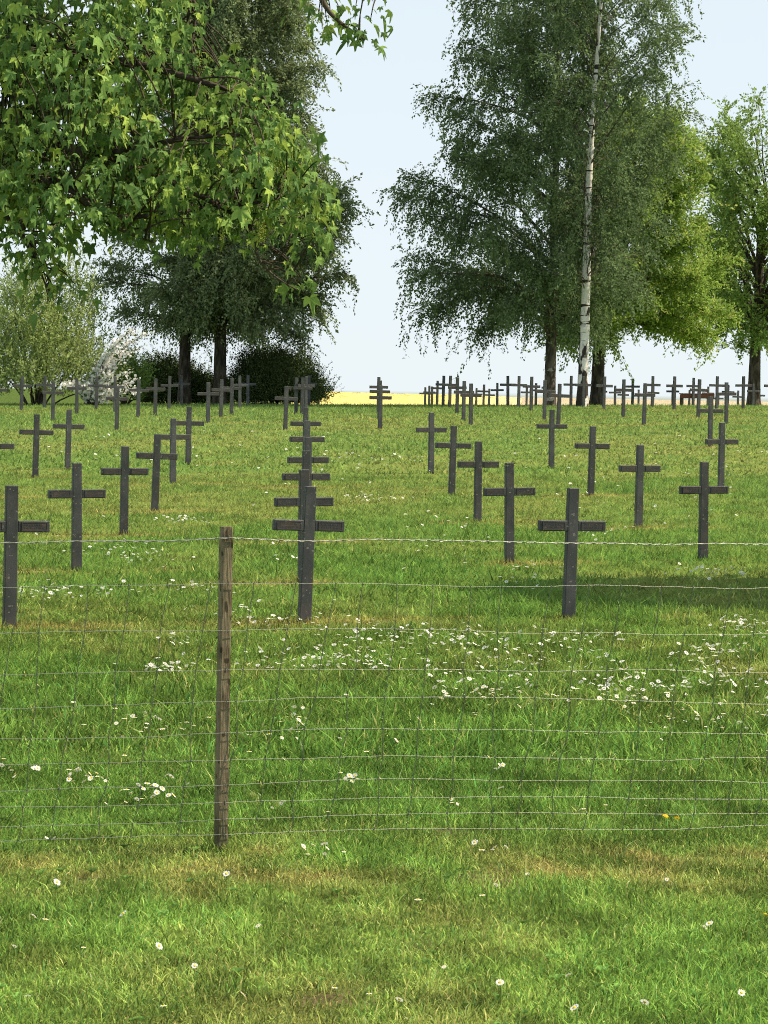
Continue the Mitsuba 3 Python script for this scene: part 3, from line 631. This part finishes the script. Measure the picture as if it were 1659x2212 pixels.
def bush(key, D, x, wx, y_top, col, leaf, n, seed, spread=.5, upness=1.0, L=.5, gravity=0., step=.04, depth=.8, stems=14, bark='mat_bark', mat='mat_leaf', low=.1, colvar=.25, lumpy=.6):
    rng = np.random.default_rng(seed); o = foot(x, D); w = wx * S(D); h = at(x, y_top, D)[2] - o[2]
    u = rng.uniform(0, 2 * np.pi, n); v = rng.uniform(0, 1, n); r = rng.uniform(.25, 1, n) ** .6
    lump = .62 + lumpy * meshkit.noise(np.stack([np.cos(u) * 1.6, np.sin(u) * 1.6, v * 2.5], -1), seed)
    el = np.arcsin(v); P = np.stack([np.cos(u) * np.cos(el) * w, np.sin(u) * np.cos(el) * w * depth, low * h + np.sin(el) * h * .88], -1) * (r * lump)[:, None]
    d = unit(P * [1, 1, .4] / max(w, .1)) * spread + np.array([0, 0, upness]) + rng.normal(0, .25, (n, 3))
    Ls = L * np.exp(rng.normal(0, .35, n)); Q, Td, ID = strands(P + o, d, Ls, gravity, step, rng)
    keep = Q[:, 2] > ground_z(Q[:, 0], Q[:, 1]); Q, Td, ID = Q[keep], Td[keep], ID[keep]
    tone = np.exp(rng.normal(0, colvar, len(Q)))[:, None]
    cc = np.asarray(col, float); c = np.clip((cc if cc.ndim == 1 else cc[rng.integers(0, len(cc), len(Q))]) * tone, .003, .8)
    vv, ff, c = leaf_cards(Q + rng.normal(0, .02, Q.shape), Td, leaf, c, rng, wide=.55)
    st = []
    for i in range(stems):
        e = P[rng.integers(0, n)] ; st.append(tube(wobble(spline([[e[0] * .1, e[1] * .1, -.2], e * [.5, .5, .6], e], 8), .04, 1.5, seed + i) + o, np.linspace(.035, .008, 8), 5))
    put(key, 'stems', mikit.ply(joined(st), bark, smooth=True)); put(key, 'foliage', mikit.ply((vv, ff), mat, color=c))
YEW = [.075, .108, .042]
k = thing('yew_bush', 'large rounded dark yew bush in front of the right birch trunk', 'bush'); bush(k, 96.5, 600, 92, 768, YEW, .06, 6500, 71, spread=.8, upness=.9, L=.55, lumpy=.75, mat='mat_matte', low=.02)
k = thing('yew_bush', 'lower dark yew bush between the birch trunks and the white blossom', 'bush'); bush(k, 98.5, 368, 80, 785, YEW, .06, 5000, 72, spread=.7, upness=.95, L=.5, lumpy=.75, mat='mat_matte', low=.02)
k = thing('yew_bush', 'lowest yew bush, half hidden between the two birch trunks', 'bush'); bush(k, 99, 448, 62, 818, YEW, .06, 3000, 75, spread=.7, upness=.8, L=.4, mat='mat_matte', low=.02)
k = thing('leafy_bush', 'tall pale green willowy bush at the left edge under the branch', 'bush'); bush(k, 91.5, 78, 150, 560, [.32, .40, .15], .085, 3000, 73, spread=.4, upness=1.1, L=.6, gravity=.25, stems=26, lumpy=.8)
k = thing('leafy_bush', 'small fresh green bush between the white blossom and the yew', 'bush'); bush(k, 93.5, 268, 52, 755, [.20, .31, .08], .075, 700, 74, spread=.5, upness=1.0, L=.5)
# blossoming shrub: long arching sprays
k = thing('blossom_shrub', 'shrub of long arching sprays of white blossom at the foot of the trees', 'shrub')
rng = np.random.default_rng(77); o = foot(196, 90.0); st, Q, Td = [], [], []
for i in range(60):
    tx, ty = rng.uniform(-50, 118), rng.uniform(30, 180)
    ty = min(ty, 40 + 1.25 * max(tx + 20, 5)); e = np.array([tx * S(90.0), rng.uniform(-.6, .6), ty * S(90.0)])
    P = wobble(spline([[rng.normal(0, .15), rng.normal(0, .15), -.1], e * [.4, .5, .62], e], 24), .04, 2, 90 + i) + o
    st.append(tube(P, np.linspace(.014, .004, 24), 4))
    for j in range(5, 24):
        m_ = rng.integers(3, 8); Q.append(P[j] + rng.normal(0, .05, (m_, 3))); Td.append(np.tile(unit(P[j] - P[j - 1]), (m_, 1)) + rng.normal(0, .6, (m_, 3)))
Q, Td = np.vstack(Q), np.vstack(Td)
wht = rng.uniform(0, 1, len(Q)) < .86
c = np.where(wht[:, None], [.80, .80, .78], [.10, .16, .05])
v, f, c = leaf_cards(Q, Td, .095, c, rng, wide=.9)
put(k, 'stems', mikit.ply(joined(st), 'mat_bark', smooth=True)); put(k, 'blossom', mikit.ply((v, f), 'mat_petal', color=c))

# tree outside the right edge whose shadow falls across the lawn
o = np.array([7.6, 24.4, float(ground_z(7.6, 24.4))])
k = thing('round_tree', 'small dense round tree outside the right edge, casting the shadow on the lawn', 'tree')
make_tree(k, o, [(0, 0, 0), (.02, 0, 1.5), (.05, 0, 3.4), (0, 0, 5.2)], .10, .03, [(2.5, 1.7, 1.7), (3.4, 2.2, 2.2), (4.4, 2.3, 2.3), (5.2, 1.9, 1.9), (6.2, .7, .7)], 120, 81, 'mat_bark', [.05, .08, .03], .20, 0., .5, 150, .05, rise=.7, zmin=2.0, jit=.8, inner=.1, leafmat='mat_matte', depth=.78)

# ------------------------------------------------------------------ the near sycamore
syc = thing('sycamore_tree', 'near sycamore reaching in from the upper left with lobed bright green leaves', 'tree')
SD = 16.0
rng = np.random.default_rng(101)
tb = np.array([-6.0, 17.0, float(ground_z(-6.0, 17.0))])
put(syc, 'trunk', mikit.ply(tube(spline([tb + [0, 0, -.3], tb + [.05, 0, 1.8], tb + [.15, 0, 3.6], tb + [.2, 0, 7.5]], 30), np.linspace(.30, .12, 30), 14), 'mat_bark', smooth=True))
def px(x, y, d=0.0): return at(x, y, SD + d)
LIMBS = [([tb + [.05, 0, 2.2], px(-420, 330, .6), px(-60, 262, .4), px(130, 322, .2), px(260, 332, 0), px(380, 300, -.3), px(520, 290, -.4)], .055),
         ([tb + [.05, 0, 2.0], px(-400, 420, .3), px(0, 372, .0), px(150, 405, -.2), px(235, 478, -.2), px(330, 520, -.3)], .042),
         ([px(130, 322, .2), px(250, 352, .1), px(380, 392, 0), px(530, 482, .1), px(562, 560, .1), px(640, 622, .1)], .026),
         ([px(150, 405, -.2), px(260, 470, -.1), px(420, 452, .1), px(560, 430, 0), px(650, 420, 0)], .020),
         ([tb + [.05, 0, 1.9], px(-300, 500, .2), px(-40, 440, .1), px(40, 500, .1), px(70, 545, .1), px(110, 640, .1)], .028),
         ([tb + [.1, 0, 2.8], px(-350, 120, .2), px(0, 90, .3), px(200, 130, 0), px(330, 150, -.2), px(480, 190, -.2), px(570, 210, -.2)], .05),
         ([tb + [.15, 0, 3.6], px(-200, -180, 0), px(300, -160, 0), px(560, -120, 0), px(680, -40, 0), px(720, 30, 0), px(790, 88, 0)], .045),
         ([px(300, -160, 0), px(360, -60, .1), px(420, 20, .2), px(400, 110, .2)], .022),
         ([px(680, -40, 0), px(760, -30, .1), px(830, 5, .1)], .010),
         ]
for i, (q, r) in enumerate(LIMBS):
    P = wobble(spline(q, 30), .02, 2.5, 120 + i)
    put(syc, 'branch', mikit.ply(tube(P, np.linspace(r, max(.004, r * .15), 30), 8), 'mat_bark', smooth=True))
# one lobed leaf: base at the origin, pointing along +y, normal +z
PTS = [(-90, .08), (-55, .30), (-22, .62), (-12, .66), (5, .52), (14, .50), (28, .72), (40, .98), (50, .72), (62, .54), (74, .64), (84, .95), (90, 1.12)]
PTS = np.array(PTS + [(180 - a_, r_) for a_, r_ in PTS[-2:0:-1]])
ang, rr_ = np.radians(PTS[:, 0]), PTS[:, 1]; NP = len(PTS)
zz_ = -.30 * rr_ ** 2 + .22 * np.abs(np.cos(ang) * rr_) + .05 * np.sin(ang * 5)
def leaf_shape(fold, curl, twist, seed):
    r = np.random.default_rng(seed); q = rr_ * np.exp(r.normal(0, .07, NP)); x, y = np.cos(ang) * q, np.sin(ang) * q
    z = zz_ + fold * np.abs(x) - curl * np.maximum(y, 0) ** 2 - .5 * curl * x ** 2 + twist * x * y
    c_ = math.cos(math.atan(fold)); v = np.vstack([[[0, .02, .0]], np.stack([x * c_, y, z], -1)]) * .5; v[:, 1] += .06
    return v
LVS = [leaf_shape(.1, .15, .1, 1), leaf_shape(.55, .35, -.2, 2), leaf_shape(.9, .25, .2, 3), leaf_shape(-.35, .5, .35, 4), leaf_shape(.3, .75, -.3, 5)]
NV = len(LVS)
LF = np.array([[0, i + 1, (i + 1) % NP + 1] for i in range(NP)])
POLY = np.array([(-30, -40), (430, -40), (425, 60), (435, 145), (490, 140), (560, 168), (592, 205), (570, 240), (640, 285), (692, 345), (703, 440), (695, 520), (655, 555), (610, 520), (545, 500), (480, 480), (445, 500), (405, 535), (370, 490), (330, 540), (300, 500), (240, 525), (190, 520), (140, 555), (100, 560), (40, 545), (-30, 570)])
from shapely.geometry import Polygon, Point
poly = Polygon(POLY)
cl = []
def add(x, y, d=0.0, n=9): cl.append((px(x, y, d), n, (x, y)))
n_in = 0
while n_in < 760:
    x, y = rng.uniform(-40, 705), rng.uniform(-40, 575)
    if not poly.buffer(-8).contains(Point(x, y)): continue
    if meshkit.noise(np.array([x / 70, y / 60, 3.3]), 6) < .27 or (x < 260 and y > 480 and rng.uniform() < .5): continue
    edge = poly.exterior.distance(Point(x, y)); front_ = n_in < 380
    add(x, y, rng.normal(-.1, .16 + min(edge, 120) / 260) if front_ else .35 + abs(rng.normal(0, .25 + min(edge, 160) / 130)), rng.integers(7, 11)); n_in += 1
for x, y, rad, m_ in ((85, 590, 26, 6), (120, 560, 30, 6), (150, 620, 22, 4), (105, 650, 14, 3), (648, 598, 24, 5), (662, 632, 12, 2), (625, 575, 14, 2), (385, 520, 16, 2), (100, 620, 20, 3),
                      (690, 30, 22, 3), (712, 62, 14, 2), (725, 20, 18, 2), (770, 62, 10, 2), (788, 84, 8, 1), (760, 25, 16, 2), (838, 4, 12, 2), (790, 10, 14, 2), (670, 5, 14, 2), (735, 42, 10, 1), (800, 40, 6, 1)):
    for _ in range(max(1, int(m_ * .7))): add(x + rng.normal(0, rad * .6), y + rng.normal(0, rad * .6), rng.normal(0, .12), rng.integers(4, 7))
for _ in range(1500):                                           # the rest of the crown, above and left of the picture
    p = np.array([rng.uniform(-7.6, .7), rng.uniform(14.4, 18.2), rng.uniform(3.3, 7.0)])
    if p[0] > -2.6 and p[2] < 4.35 + .12 * max(0, p[0] + 1.5): continue
    if p[2] > 4.3 and p[0] - (p[2] - 3.2) / 1.19 > -2.0: continue
    cl.append((p, rng.integers(6, 9), None))
TONE = [np.array([.105, .19, .062]), np.array([.135, .24, .072]), np.array([.175, .29, .082]), np.array([.22, .345, .090]), np.array([.29, .40, .085])]
KITL = []
for t_ in TONE:
    vc = np.tile(t_, (NP + 1, 1)) * np.concatenate([[1.2], .9 + .25 * rr_])[:, None]
    KITL.append([mikit.ply((v_, LF), 'mat_gloss_leaf', smooth=True, color=vc) for v_ in LVS])
leaves = []
for c0, n_, tag in cl:
    ph0 = rng.uniform(0, 2 * np.pi); tone0 = int(rng.choice([0, 1, 1, 2, 2, 3, 3, 4]))
    for j in range(n_):
        az = ph0 + j * 2.4 + rng.normal(0, .25); r_ = rng.uniform(.03, .13)
        out = np.array([math.cos(az), math.sin(az), 0.]); pos = c0 + out * r_ + [0, 0, rng.normal(0, .07)]
        droop = np.clip(rng.normal(.68, .32), .1, 1.45)
        yv = unit(out * math.cos(droop) - np.array([0, 0, math.sin(droop)])); nv = unit(np.array([0, 0, 1.]) * math.cos(droop) + out * math.sin(droop) + rng.normal(0, .22, 3))
        xv = unit(np.cross(yv, nv)); nv = np.cross(xv, yv); s_ = (.086 if tag is not None else .15) * math.exp(rng.normal(0, .27))
        M = np.eye(4); M[:3, 0], M[:3, 1], M[:3, 2], M[:3, 3] = xv * s_, yv * s_, nv * s_, pos
        u_ = ray  # position only
        leaves.append((M, int(np.clip(tone0 + rng.integers(-1, 2), 0, 4)), tag is not None, int(rng.integers(0, NV))))
front = [i for i, l in enumerate(leaves) if l[2]]
front = sorted(front, key=lambda i: leaves[i][0][1, 3])[:300]
fs_ = set(front)
for i in front:
    put(syc, 'leaf', {**KITL[leaves[i][1]][leaves[i][3]], 'to_world': T(leaves[i][0])})
rest = [l for i, l in enumerate(leaves) if i not in fs_]
VV = np.stack([(LVS[k_] @ M[:3, :3].T + M[:3, 3]) for M, _, _, k_ in rest]); FF = LF[None] + (np.arange(len(rest)) * (NP + 1))[:, None, None]
CC = np.stack([np.tile(TONE[t_], (NP + 1, 1)) for _, t_, _, _ in rest])
put(syc, 'foliage', mikit.ply((VV.reshape(-1, 3), FF.reshape(-1, 3)), 'mat_gloss_leaf', smooth=True, color=CC.reshape(-1, 3)), kind='stuff')
# twigs that carry the clusters: each runs back to the nearest limb
LP = np.vstack([wobble(spline(q, 60), .0, 1, 1) for q, r in LIMBS]); tw = []
for c0, n_, tag in cl:
    if tag is None: continue
    d_ = np.linalg.norm(LP - c0, axis=1) + np.maximum(LP[:, 0] - c0[0], 0) * .5; a = LP[rng.choice(np.argsort(d_)[:26])]
    if np.linalg.norm(a - c0) > .75: a = c0 + (a - c0) * .6 / np.linalg.norm(a - c0)
    tw.append(tube(wobble(spline([a, (a + c0) / 2 + [0, 0, .04], c0], 9), .015, 4, 9), np.linspace(.0065, .0025, 9), 5))
put(syc, 'twigs', mikit.ply(joined(tw), 'mat_bark', smooth=True), kind='stuff')
# hanging flower tassels
kit = []
for j in range(4):
    q = []; r = np.random.default_rng(200 + j)
    for i in range(42):
        z = -.115 * i / 42; w_ = .013 * (1 - .6 * i / 42); a = r.uniform(0, 6.28); b = trimesh.creation.icosphere(0, .0045); q.append((np.array(b.vertices) + [w_ * math.cos(a), w_ * math.sin(a), z], np.array(b.faces)))
    q.append(tube(np.array([[0, 0, .03], [0, 0, -.05], [0, 0, -.11]]), .0015, 4))
    m_ = joined(q); kit.append(mikit.ply(m_, 'mat_matte', color=const(m_, [.22, .27, .06])))
for j, (x, y) in enumerate([(605, 330), (628, 372), (640, 345), (610, 385), (655, 400), (590, 350), (570, 480), (620, 430), (540, 230), (545, 260), (505, 250), (95, 70), (90, 110), (430, 120), (340, 120), (675, 470), (480, 560 - 60), (560, 480)]):
    put(syc, 'flower_tassel', {**kit[j % 4], 'to_world': T().translate(px(x, y, float(rng.normal(-.15, .1))).tolist()).rotate([0, 1, 0], float(rng.normal(0, 8)))})
